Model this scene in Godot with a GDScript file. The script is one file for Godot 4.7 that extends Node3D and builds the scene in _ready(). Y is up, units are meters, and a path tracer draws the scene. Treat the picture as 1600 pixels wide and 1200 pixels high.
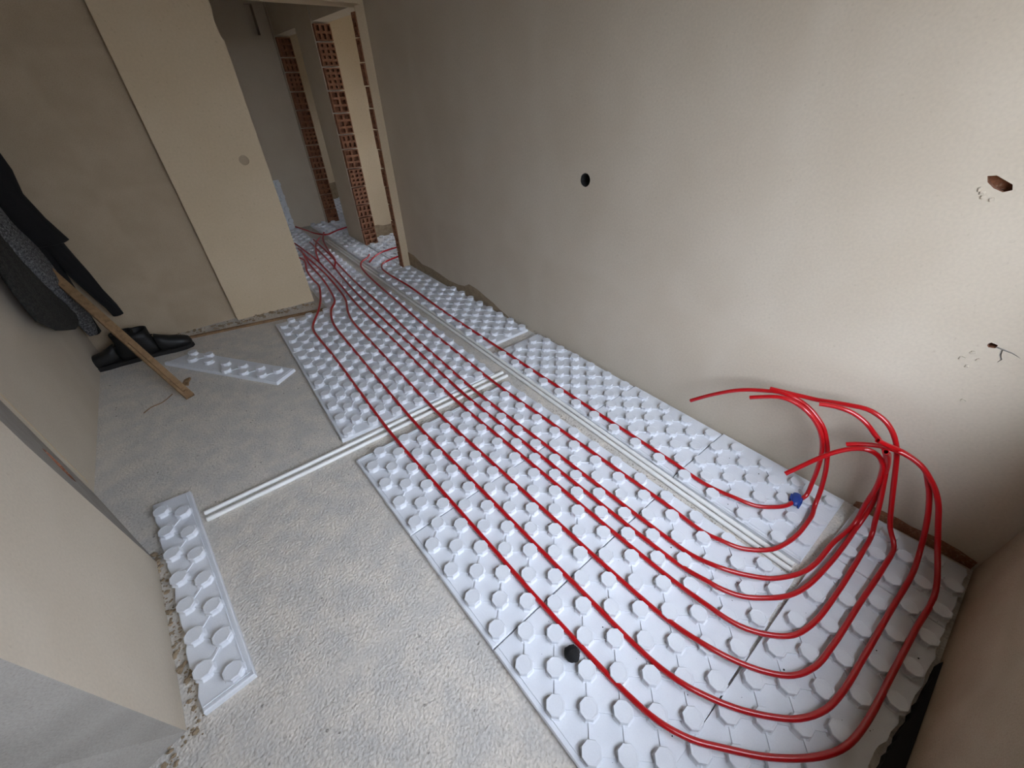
extends Node3D
# Red underfloor heating pipes on white studded panels in an unfinished room.
# Distances written through H() are in units of the camera height (1.638 m).
const S := 1.638
const CELL := 0.0458          # half the stud cell, in camera heights
const SHEET := 0.022          # thickness of a panel sheet in metres
const CEILING := 2.75
const POCKET := Vector2(0.55, 0.58)   # where the reveal of the pier is knocked open, as shares of its width and height
var mats := {}
var used := {}
var stud_mesh: ArrayMesh
var brick_meshes: Array = []
var nib_brick: ArrayMesh
var rng := RandomNumberGenerator.new()

func V(x, y, z) -> Vector3:
	return Vector3(x, y, z)

func H(x, y, z) -> Vector3:
	return Vector3(x * S, y * S, z * S)

# ---------------------------------------------------------------- bookkeeping
func numbered(called: String) -> String:
	if not used.has(called):
		used[called] = 0
		return called
	used[called] += 1
	return "%s_%03d" % [called, used[called]]

func tag(o: Node, label := "", category := "", group := "", kind := "") -> Node:
	if label: o.set_meta("label", label)
	if category: o.set_meta("category", category)
	if group: o.set_meta("group", group)
	if kind: o.set_meta("kind", kind)
	return o

func thing(called: String, at: Vector3, label: String, category: String, group := "", kind := "") -> Node3D:
	var o := Node3D.new()
	o.name = numbered(called)
	add_child(o)
	o.position = at
	tag(o, label, category, group, kind)
	return o

func obj(called: String, mesh: Mesh, m: Material, parent: Node = self, at := Vector3.ZERO) -> MeshInstance3D:
	var o := MeshInstance3D.new()
	o.name = numbered(called) if parent == self else called
	o.mesh = mesh
	o.material_override = m
	o.position = at
	o.cast_shadow = GeometryInstance3D.SHADOW_CASTING_SETTING_ON
	parent.add_child(o, true)
	return o

# ---------------------------------------------------------------- shape helpers
func st_new(smooth := false) -> SurfaceTool:
	var st := SurfaceTool.new()
	st.begin(Mesh.PRIMITIVE_TRIANGLES)
	st.set_smooth_group(0 if smooth else -1)
	return st

func done(st: SurfaceTool) -> ArrayMesh:
	st.generate_normals()
	return st.commit()

func tri(st: SurfaceTool, a: Vector3, b: Vector3, c: Vector3):
	st.add_vertex(a); st.add_vertex(b); st.add_vertex(c)

# corners run clockwise seen from the front
func quad(st: SurfaceTool, a: Vector3, b: Vector3, c: Vector3, d: Vector3):
	tri(st, a, b, c); tri(st, a, c, d)

func box(st: SurfaceTool, lo: Vector3, hi: Vector3):
	bar(st, Vector3((lo.x + hi.x) / 2, (lo.y + hi.y) / 2, lo.z), Vector3((lo.x + hi.x) / 2, (lo.y + hi.y) / 2, hi.z), Vector3(hi.x - lo.x, 0, 0) / 2, Vector3(0, hi.y - lo.y, 0) / 2)

# a bar from a to b with half extents r (side) and u (up), the six faces outward whatever the handedness
func bar(st: SurfaceTool, a: Vector3, b: Vector3, r: Vector3, u: Vector3):
	if r.cross(u).dot(b - a) < 0:
		r = -r
	var p := [a - r - u, a + r - u, a + r + u, a - r + u, b - r - u, b + r - u, b + r + u, b - r + u]
	for f in [[0, 1, 2, 3], [5, 4, 7, 6], [4, 0, 3, 7], [1, 5, 6, 2], [3, 2, 6, 7], [4, 5, 1, 0]]:
		quad(st, p[f[0]], p[f[1]], p[f[2]], p[f[3]])

func box_mesh(lo: Vector3, hi: Vector3) -> ArrayMesh:
	var st := st_new()
	box(st, lo, hi)
	return done(st)

# extrude a flat outline: points (a, b) -> origin + a*ea + b*eb, thick along en; the front (at +en) is bevelled
func slab(st: SurfaceTool, poly: PackedVector2Array, ea: Vector3, eb: Vector3, en: Vector3, bevel := 0.0, origin := Vector3.ZERO):
	var p := poly.duplicate()
	if Geometry2D.is_polygon_clockwise(p):
		p.reverse()
	var inner := p
	if bevel > 0.0:
		var off := Geometry2D.offset_polygon(p, -bevel, Geometry2D.JOIN_MITER)
		if off.size() == 1 and off[0].size() == p.size():
			# align the start of the inset outline with the outer one
			var best := 0
			for k in p.size():
				if off[0][k].distance_to(p[0]) < off[0][best].distance_to(p[0]): best = k
			inner = PackedVector2Array()
			for k in p.size(): inner.append(off[0][(k + best) % p.size()])
	var flip := ea.cross(eb).dot(en) < 0
	var n := en.normalized()
	var put := func(q: Vector2, h: Vector3) -> Vector3: return origin + ea * q.x + eb * q.y + h
	var tr := Geometry2D.triangulate_polygon(inner)
	for k in range(0, tr.size(), 3):
		var a: Vector3 = put.call(inner[tr[k]], en); var b: Vector3 = put.call(inner[tr[k + 1]], en); var c: Vector3 = put.call(inner[tr[k + 2]], en)
		if (b - a).cross(c - a).dot(n) > 0: tri(st, a, c, b)
		else: tri(st, a, b, c)
	var tb := Geometry2D.triangulate_polygon(p)
	for k in range(0, tb.size(), 3):
		var a: Vector3 = put.call(p[tb[k]], Vector3.ZERO); var b: Vector3 = put.call(p[tb[k + 1]], Vector3.ZERO); var c: Vector3 = put.call(p[tb[k + 2]], Vector3.ZERO)
		if (b - a).cross(c - a).dot(n) < 0: tri(st, a, c, b)
		else: tri(st, a, b, c)
	for k in p.size():
		var k2 := (k + 1) % p.size()
		var b0: Vector3 = put.call(p[k], Vector3.ZERO); var b1: Vector3 = put.call(p[k2], Vector3.ZERO)
		var m0: Vector3 = put.call(p[k], en - n * bevel); var m1: Vector3 = put.call(p[k2], en - n * bevel)
		var t0: Vector3 = put.call(inner[k], en); var t1: Vector3 = put.call(inner[k2], en)
		if flip:
			quad(st, b0, b1, m1, m0)
			if bevel > 0.0: quad(st, m0, m1, t1, t0)
		else:
			quad(st, b1, b0, m0, m1)
			if bevel > 0.0: quad(st, m1, m0, t0, t1)

# rings of equal length, joined and capped
func loft(st: SurfaceTool, rings: Array, caps := true):
	var n: int = rings[0].size()
	var mid0 := Vector3.ZERO
	for q in rings[0]: mid0 += q / n
	var mid1 := Vector3.ZERO
	for q in rings[1]: mid1 += q / n
	var turn: bool = (rings[0][0] - mid0).cross(rings[0][n / 4] - mid0).dot(mid1 - mid0) < 0
	for i in rings.size() - 1:
		for k in n:
			var k2: int = (k + 1) % n
			if turn: quad(st, rings[i][k], rings[i][k2], rings[i + 1][k2], rings[i + 1][k])
			else: quad(st, rings[i][k2], rings[i][k], rings[i + 1][k], rings[i + 1][k2])
	if caps:
		for e in [0, rings.size() - 1]:
			var c := Vector3.ZERO
			for q in rings[e]: c += q / n
			for k in n:
				var k2: int = (k + 1) % n
				if (e == 0) == turn: tri(st, c, rings[e][k2], rings[e][k])
				else: tri(st, c, rings[e][k], rings[e][k2])

func ring(c: Vector3, a: Vector3, b: Vector3, n := 20, power := 1.0, wobble := 0.0, seed_ := 0) -> Array:
	var r := []
	for k in n:
		var t := TAU * k / n
		var x := cos(t); var y := sin(t)
		x = sign(x) * pow(abs(x), power); y = sign(y) * pow(abs(y), power)
		var w := 1.0 + wobble * (sin(t * 3.0 + seed_ * 1.3) * 0.6 + sin(t * 5.0 + seed_ * 0.7 + c.y * 9.0) * 0.4)
		r.append(c + (a * x + b * y) * w)
	return r

func spline(pts: Array, step: float) -> Array:
	var out := []
	for i in pts.size() - 1:
		var p0: Vector3 = pts[max(i - 1, 0)]; var p1: Vector3 = pts[i]; var p2: Vector3 = pts[i + 1]; var p3: Vector3 = pts[min(i + 2, pts.size() - 1)]
		# centripetal Catmull-Rom, so that uneven spacing makes no kinks
		var t0 := 0.0; var t1: float = t0 + max(sqrt(p0.distance_to(p1)), 1e-3); var t2: float = t1 + max(sqrt(p1.distance_to(p2)), 1e-3); var t3: float = t2 + max(sqrt(p2.distance_to(p3)), 1e-3)
		var m: int = max(1, int(ceil(p1.distance_to(p2) / step)))
		for k in m:
			var t: float = lerp(t1, t2, float(k) / m)
			var a1 := p0 * ((t1 - t) / (t1 - t0)) + p1 * ((t - t0) / (t1 - t0))
			var a2 := p1 * ((t2 - t) / (t2 - t1)) + p2 * ((t - t1) / (t2 - t1))
			var a3 := p2 * ((t3 - t) / (t3 - t2)) + p3 * ((t - t2) / (t3 - t2))
			var b1 := a1 * ((t2 - t) / (t2 - t0)) + a2 * ((t - t0) / (t2 - t0))
			var b2 := a2 * ((t3 - t) / (t3 - t1)) + a3 * ((t - t1) / (t3 - t1))
			out.append(b1 * ((t2 - t) / (t2 - t1)) + b2 * ((t - t1) / (t2 - t1)))
	out.append(pts[-1])
	return out

# a pipe along a path; with hollow = true its ends are open bores
func tube(path: Array, r: float, step := 0.03, sides := 12, hollow := true) -> ArrayMesh:
	var st := st_new(true)
	var p := spline(path, step)
	var rings := []
	var side := Vector3.ZERO
	for i in p.size():
		var t: Vector3 = (p[min(i + 1, p.size() - 1)] - p[max(i - 1, 0)]).normalized()
		if side == Vector3.ZERO:
			side = t.cross(Vector3.UP if abs(t.y) < 0.9 else Vector3.RIGHT).normalized()
		side = (side - t * side.dot(t)).normalized()
		var up := t.cross(side)
		rings.append(ring(p[i], side * r, up * r, sides))
	if hollow:
		for e in [0, 1]:
			var base: Array = rings[0] if e == 0 else rings[-1]
			var c: Vector3 = p[0] if e == 0 else p[-1]
			var inw: Vector3 = ((p[1] - p[0]) if e == 0 else (p[-2] - p[-1])).normalized() * 0.05
			var lip := []; var deep := []
			for q in base:
				lip.append(c + (q - c) * 0.78); deep.append(c + (q - c) * 0.78 + inw)
			if e == 0:
				rings.push_front(lip); rings.push_front(deep)
			else:
				rings.append(lip); rings.append(deep)
	# orientation is taken from an outer pair of rings
	var n: int = sides
	var body := rings.slice(2, rings.size() - 2) if hollow else rings
	loft(st, body, not hollow)
	var m := done(st)
	if hollow:
		var st2 := st_new()
		var turn := false
		for e in [0, 1]:
			var trio: Array = [rings[2], rings[1], rings[0]] if e == 0 else [rings[-3], rings[-2], rings[-1]]
			var c0: Vector3 = p[0] if e == 0 else p[-1]
			var outw: Vector3 = ((p[0] - p[1]) if e == 0 else (p[-1] - p[-2])).normalized()
			turn = (trio[0][0] - c0).cross(trio[0][1] - c0).dot(outw) > 0
			for j in 2:
				for k in n:
					var k2: int = (k + 1) % n
					if turn: quad(st2, trio[j][k2], trio[j][k], trio[j + 1][k], trio[j + 1][k2])
					else: quad(st2, trio[j][k], trio[j][k2], trio[j + 1][k2], trio[j + 1][k])
		st2.generate_normals()
		m = st2.commit(m)
	return m

# ---------------------------------------------------------------- materials
func noise(seed_: int, freq: float, octaves := 4, kind := FastNoiseLite.TYPE_SIMPLEX_SMOOTH) -> FastNoiseLite:
	var n := FastNoiseLite.new()
	n.seed = seed_; n.frequency = freq; n.fractal_octaves = octaves; n.noise_type = kind
	return n

func gray(seed_: int, freq: float, octaves: int, size: int) -> Image:
	return noise(seed_, freq, octaves).get_seamless_image(size, size)

# colours a..b mixed by a coarse field, shifted by a fine one; specks of a third colour
func surface_tex(seed_: int, a: Color, b: Color, speck: Color, coarse: float, fine: float, fine_amount: float, speck_at: float, size := 512) -> ImageTexture:
	var g := gray(seed_, coarse, 5, size); var f := gray(seed_ + 1, fine, 3, size); var s := gray(seed_ + 2, fine * 0.7, 2, size)
	var im := Image.create(size, size, false, Image.FORMAT_RGB8)
	for y in size:
		for x in size:
			var k: float = g.get_pixel(x, y).r
			k = clamp((k - 0.5) * 1.6 + 0.5, 0.0, 1.0)
			var c := a.lerp(b, k)
			var d: float = 1.0 + (f.get_pixel(x, y).r - 0.5) * 2.0 * fine_amount
			c = Color(c.r * d, c.g * d, c.b * d)
			var w: float = clamp((s.get_pixel(x, y).r - speck_at) * 9.0, 0.0, 1.0)
			im.set_pixel(x, y, c.lerp(speck, w * 0.7))
	return ImageTexture.create_from_image(im)

func height_tex(seed_: int, coarse: float, fine: float, mix_: float, size := 512) -> ImageTexture:
	var g := gray(seed_, coarse, 4, size); var f := gray(seed_ + 1, fine, 3, size)
	var im := Image.create(size, size, false, Image.FORMAT_L8)
	for y in size:
		for x in size:
			var v: float = lerp(g.get_pixel(x, y).r, f.get_pixel(x, y).r, mix_)
			im.set_pixel(x, y, Color(v, v, v))
	return ImageTexture.create_from_image(im)

func mat(called: String, color: Color, rough: float, tex: Texture2D = null, tiles := 0.6, height: Texture2D = null, depth := 0.0, metallic := 0.0) -> StandardMaterial3D:
	var m := StandardMaterial3D.new()
	m.resource_name = called
	m.albedo_color = color
	m.roughness = rough
	m.metallic = metallic
	if tex: m.albedo_texture = tex
	if height:
		m.heightmap_enabled = true
		m.heightmap_texture = height
		m.heightmap_scale = depth
	if tex or height:
		m.uv1_triplanar = true
		m.uv1_world_triplanar = true
		m.uv1_scale = Vector3.ONE * tiles
	mats[called] = m
	return m

func make_materials():
	var fine_h := height_tex(11, 0.02, 0.12, 0.55)
	var rough_h := height_tex(21, 0.03, 0.13, 0.62, 1024)
	mat("plaster", Color.WHITE, 0.92, surface_tex(31, Color8(192, 180, 161), Color8(198, 187, 169), Color8(180, 168, 149), 0.004, 0.2, 0.025, 0.82), 0.7, fine_h, 0.08)
	mat("plaster_smooth", Color.WHITE, 0.9, surface_tex(35, Color8(200, 181, 151), Color8(205, 187, 158), Color8(182, 163, 134), 0.004, 0.15, 0.02, 0.82), 0.6, fine_h, 0.05)
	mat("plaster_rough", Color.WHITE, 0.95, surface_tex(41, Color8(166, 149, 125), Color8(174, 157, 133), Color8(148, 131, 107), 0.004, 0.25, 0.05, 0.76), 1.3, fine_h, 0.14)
	mat("cement_render", Color.WHITE, 0.95, surface_tex(45, Color8(152, 147, 139), Color8(164, 159, 151), Color8(136, 129, 119), 0.006, 0.25, 0.06, 0.74), 1.3, fine_h, 0.14)
	mat("ceiling_concrete", Color8(134, 128, 120), 0.95)
	mat("bare_render", Color.WHITE, 0.95, surface_tex(47, Color8(140, 122, 98), Color8(160, 142, 116), Color8(104, 88, 68), 0.02, 0.2, 0.1, 0.7), 1.2, fine_h, 0.4)
	mat("concrete", Color.WHITE, 0.95, surface_tex(51, Color8(196, 192, 185), Color8(213, 205, 193), Color8(172, 165, 155), 0.012, 0.12, 0.07, 0.72, 1024), 0.55, rough_h, 0.6)
	mat("foam", Color.WHITE, 0.62, surface_tex(61, Color8(216, 219, 224), Color8(222, 225, 229), Color8(202, 201, 197), 0.01, 0.3, 0.015, 0.82), 1.5, fine_h, 0.05)
	mat("pipe_red", Color8(176, 8, 18), 0.28)
	mats.pipe_red.clearcoat_enabled = true; mats.pipe_red.clearcoat = 0.4; mats.pipe_red.clearcoat_roughness = 0.15
	mat("conduit_white", Color8(236, 236, 232), 0.4)
	mat("matt_black", Color8(16, 15, 15), 0.9)
	mat("rubber", Color8(14, 14, 15), 0.55)
	mat("sole", Color8(24, 22, 21), 0.8)
	mat("black_cloth", Color8(11, 10, 11), 0.95)
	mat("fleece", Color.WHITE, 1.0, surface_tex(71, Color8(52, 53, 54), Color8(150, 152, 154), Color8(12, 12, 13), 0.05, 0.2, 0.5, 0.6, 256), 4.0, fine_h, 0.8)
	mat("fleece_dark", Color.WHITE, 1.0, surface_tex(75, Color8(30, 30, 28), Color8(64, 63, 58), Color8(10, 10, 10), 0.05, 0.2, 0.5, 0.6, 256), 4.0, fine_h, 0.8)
	mat("wood", Color.WHITE, 0.8, surface_tex(81, Color8(124, 96, 66), Color8(152, 122, 88), Color8(92, 68, 44), 0.02, 0.08, 0.1, 0.72, 256), 2.0)
	mat("clay", Color.WHITE, 0.92, surface_tex(85, Color8(126, 82, 58), Color8(150, 102, 74), Color8(176, 160, 140), 0.03, 0.2, 0.15, 0.7, 256), 2.0)
	mat("mortar", Color.WHITE, 0.95, surface_tex(89, Color8(150, 142, 130), Color8(176, 168, 156), Color8(120, 110, 98), 0.03, 0.2, 0.12, 0.7, 256), 2.0)
	mat("box_inside_dark", Color8(38, 37, 37), 0.6)  # near-black inside of the round wall box
	mat("blue_plastic", Color8(34, 66, 140), 0.4)
	mat("dark_glass", Color8(52, 58, 64), 0.15)
	mat("steel", Color8(120, 120, 122), 0.35, null, 1.0, null, 0.0, 0.9)

# ---------------------------------------------------------------- studded panels
func make_stud() -> ArrayMesh:
	var st := st_new()
	var rings := []
	for q in [[0.0345, 0.0], [0.0300, 0.004], [0.0283, 0.009], [0.0285, 0.015], [0.0312, 0.0222], [0.0292, 0.0258], [0.0245, 0.0258], [0.0230, 0.0252]]:
		var r := []
		for k in 8:
			var t := TAU * (k + 0.5) / 8.0
			r.append(Vector3(cos(t) * q[0] * 1.06, q[1], sin(t) * q[0] * 1.06))
		rings.append(r)
	loft(st, rings)
	return done(st)

# poly and origin in camera heights (x, z); the lattice is turned by th
func panel(called: String, label: String, group: String, poly_h: Array, origin: Vector2, th: float, margin := 0.026, rims := [], lift := 0.0, tilt := 0.0) -> Node3D:
	var c := Vector2.ZERO
	for q in poly_h: c += q / poly_h.size()
	var o := thing(called, Vector3(c.x * S, lift, c.y * S), label, "floor panel", group)
	o.rotation.y = th
	o.rotation.z = tilt
	var poly := PackedVector2Array()
	for q in poly_h: poly.append(((q - c) * S).rotated(th))
	var st := st_new()
	slab(st, poly, Vector3.RIGHT, Vector3.BACK, Vector3.UP * SHEET, 0.003)
	# the studs that fit on the piece, and the low ribs that join neighbours
	var o0: Vector2 = ((origin - c) * S).rotated(th)
	var hc := CELL * S
	var lo := Vector2(1e9, 1e9); var hi := -lo
	for q in poly:
		lo = lo.min(q); hi = hi.max(q)
	var studs := {}
	for i in range(int(floor((lo.x - o0.x) / hc)), int(ceil((hi.x - o0.x) / hc)) + 1):
		for j in range(int(floor((lo.y - o0.y) / hc)), int(ceil((hi.y - o0.y) / hc)) + 1):
			if (i + j) % 2 != 0: continue
			var q := o0 + Vector2(i, j) * hc
			if not Geometry2D.is_point_in_polygon(q, poly): continue
			var near := 1e9
			for k in poly.size():
				near = min(near, q.distance_to(Geometry2D.get_closest_point_to_segment(q, poly[k], poly[(k + 1) % poly.size()])))
			if near > margin: studs[Vector2i(i, j)] = q
	for key in studs:
		for d in [Vector2i(1, 1), Vector2i(1, -1)]:
			if studs.has(key + d):
				var a: Vector2 = studs[key]; var b: Vector2 = studs[key + d]
				var along := (b - a).normalized(); var side := Vector2(-along.y, along.x) * 0.0035
				a += along * 0.026; b -= along * 0.026
				bar(st, Vector3(a.x, SHEET, a.y), Vector3(b.x, SHEET, b.y), Vector3(side.x, 0, side.y), Vector3(0, 0.0045, 0))
	# raised rims along the factory edges
	for k in rims:
		var a := poly[k]; var b := poly[(k + 1) % poly.size()]
		var along := (b - a).normalized(); var side := Vector2(-along.y, along.x)
		if not Geometry2D.is_point_in_polygon((a + b) / 2 + side * 0.01, poly): side = -side
		for w in [[0.007, 0.004], [0.020, 0.0015]]:
			var p: Vector2 = a + side * w[0] + along * 0.004; var r: Vector2 = b + side * w[0] - along * 0.004
			bar(st, Vector3(p.x, SHEET, p.y), Vector3(r.x, SHEET, r.y), Vector3(side.x, 0, side.y) * w[1], Vector3(0, 0.003, 0))
	obj("sheet", done(st), mats.foam, o)
	for key in studs:
		var q: Vector2 = studs[key]
		obj("stud", stud_mesh, mats.foam, o, Vector3(q.x, SHEET, q.y))
	return o

# a rectangle of the lattice: columns c0..c1, rows r0..r1, with a hairline joint
func lat(o: Vector2, th: float, c0: float, c1: float, r0: float, r1: float) -> Array:
	var v := Vector2(cos(th), -sin(th)) * CELL; var u := Vector2(sin(th), cos(th)) * CELL
	var j := 0.03
	return [o + v * c0 + u * (r0 + j), o + v * c1 + u * (r0 + j), o + v * c1 + u * (r1 - j), o + v * c0 + u * (r1 - j)]

# ---------------------------------------------------------------- hollow bricks
func make_brick(w: float, h: float, d: float, nx: int, ny: int) -> ArrayMesh:
	var st := st_new()
	var x0 := -w / 2; var y0 := 0.0
	# front face at z = 0 looking along +z with bores, body behind
	var cw := w / nx; var ch := h / ny; var t := 0.011; var deep := 0.05
	for i in nx:
		for j in ny:
			var a := Vector2(x0 + i * cw, y0 + j * ch); var b := a + Vector2(cw, ch)
			var p := a + Vector2(t, t); var q := b - Vector2(t, t)
			var F := func(v: Vector2, z: float) -> Vector3: return Vector3(v.x, v.y, z)
			var o4 := [a, Vector2(b.x, a.y), b, Vector2(a.x, b.y)]; var i4 := [p, Vector2(q.x, p.y), q, Vector2(p.x, q.y)]
			for k in 4:
				var k2 := (k + 1) % 4
				quad(st, F.call(o4[k2], 0.0), F.call(o4[k], 0.0), F.call(i4[k], 0.0), F.call(i4[k2], 0.0))
				quad(st, F.call(i4[k2], 0.0), F.call(i4[k], 0.0), F.call(i4[k], -deep), F.call(i4[k2], -deep))
			quad(st, F.call(i4[3], -deep), F.call(i4[2], -deep), F.call(i4[1], -deep), F.call(i4[0], -deep))
	quad(st, Vector3(x0, 0, -d), Vector3(x0, h, -d), Vector3(x0, h, 0), Vector3(x0, 0, 0))
	quad(st, Vector3(-x0, 0, 0), Vector3(-x0, h, 0), Vector3(-x0, h, -d), Vector3(-x0, 0, -d))
	quad(st, Vector3(x0, h, 0), Vector3(x0, h, -d), Vector3(-x0, h, -d), Vector3(-x0, h, 0))
	quad(st, Vector3(x0, 0, -d), Vector3(x0, 0, 0), Vector3(-x0, 0, 0), Vector3(-x0, 0, -d))
	quad(st, Vector3(-x0, 0, -d), Vector3(-x0, h, -d), Vector3(x0, h, -d), Vector3(x0, 0, -d))
	return done(st)

# a column of bricks at the raw end of a wall; face looks along the turned +z
func brick_column(parent: Node3D, base: Vector3, turn: float, top: float, seed_: int):
	rng.seed = seed_
	var y := 0.01
	var k := 0
	while y + 0.12 < top:
		var v: int = rng.randi_range(0, brick_meshes.size() - 1)
		var h: float = [0.185, 0.185, 0.13][v]
		var o := obj("brick", brick_meshes[v], mats.clay, parent, base + Vector3(0, y, 0))
		o.rotation.y = turn + rng.randf_range(-0.03, 0.03)
		o.position += Vector3(sin(turn), 0, cos(turn)) * rng.randf_range(-0.008, 0.004)
		y += h + 0.014
		k += 1

# ---------------------------------------------------------------- the shell
func wall(called: String, label: String, lo: Vector3, hi: Vector3, m: Material) -> Node3D:
	var c := Vector3((lo.x + hi.x) / 2, lo.y, (lo.z + hi.z) / 2)
	var o := obj(called, box_mesh(lo - c, hi - c), m, self, c)
	tag(o, label, "wall" if called.begins_with("wall") or called.begins_with("trim") else called.get_slice("_", 0), "", "structure")
	return o

func crumbs(called: String, label: String, spots: Array, m: Material, seed_: int):
	rng.seed = seed_
	var st := st_new()
	var r0 := []; var r1 := []; var r2 := []
	for k in 5:
		var t := TAU * k / 5.0
		r0.append(Vector3(cos(t) * (0.7 + 0.3 * sin(k * 2.1)), -0.35, sin(t) * 0.8)); r1.append(Vector3(cos(t + 0.3), 0.15, sin(t + 0.3) * (0.8 + 0.25 * cos(k * 1.7)))); r2.append(Vector3(cos(t) * 0.5, 0.55, sin(t) * 0.45))
	loft(st, [r0, r1, r2])
	var mm := MultiMesh.new()
	mm.transform_format = MultiMesh.TRANSFORM_3D
	mm.mesh = done(st)
	mm.instance_count = spots.size()
	for k in spots.size():
		var s: float = spots[k].w
		var b := Basis.from_euler(Vector3(rng.randf() * 0.5, rng.randf() * TAU, rng.randf() * 0.5)).scaled(Vector3(s, s * rng.randf_range(0.5, 1.0), s * rng.randf_range(0.6, 1.2)))
		mm.set_instance_transform(k, Transform3D(b, Vector3(spots[k].x, spots[k].y + s * 0.3, spots[k].z)))
	var o := MultiMeshInstance3D.new()
	o.name = numbered(called)
	o.multimesh = mm
	o.material_override = m
	add_child(o)
	tag(o, label, "rubble", "", "stuff")

func band(n: int, a: Vector3, b: Vector3, spread: float, small: float, big: float, seed_: int) -> Array:
	rng.seed = seed_
	var out := []
	var side := (b - a).cross(Vector3.UP).normalized()
	for k in n:
		var p := a.lerp(b, rng.randf()) + side * rng.randfn(0.0, spread)
		var s: float = small + (big - small) * pow(rng.randf(), 3.0)
		out.append(Vector4(p.x, p.y, p.z, s))
	return out

func csg_hole(parent: Node, at: Vector3, poly: PackedVector2Array, depth: float, m: Material, turn: float):
	var p := CSGPolygon3D.new()
	p.operation = CSGShape3D.OPERATION_SUBTRACTION
	p.polygon = poly
	p.mode = CSGPolygon3D.MODE_DEPTH
	p.depth = depth + 0.02
	p.material = m
	p.rotation.y = turn
	p.position = at
	parent.add_child(p)

func blob(rx: float, ry: float, n: int, rough: float, seed_: int) -> PackedVector2Array:
	rng.seed = seed_
	var p := PackedVector2Array()
	for k in n:
		var t := TAU * k / n
		var r := 1.0 + rng.randf_range(-rough, rough)
		p.append(Vector2(cos(t) * rx * r, sin(t) * ry * r))
	return p

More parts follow.
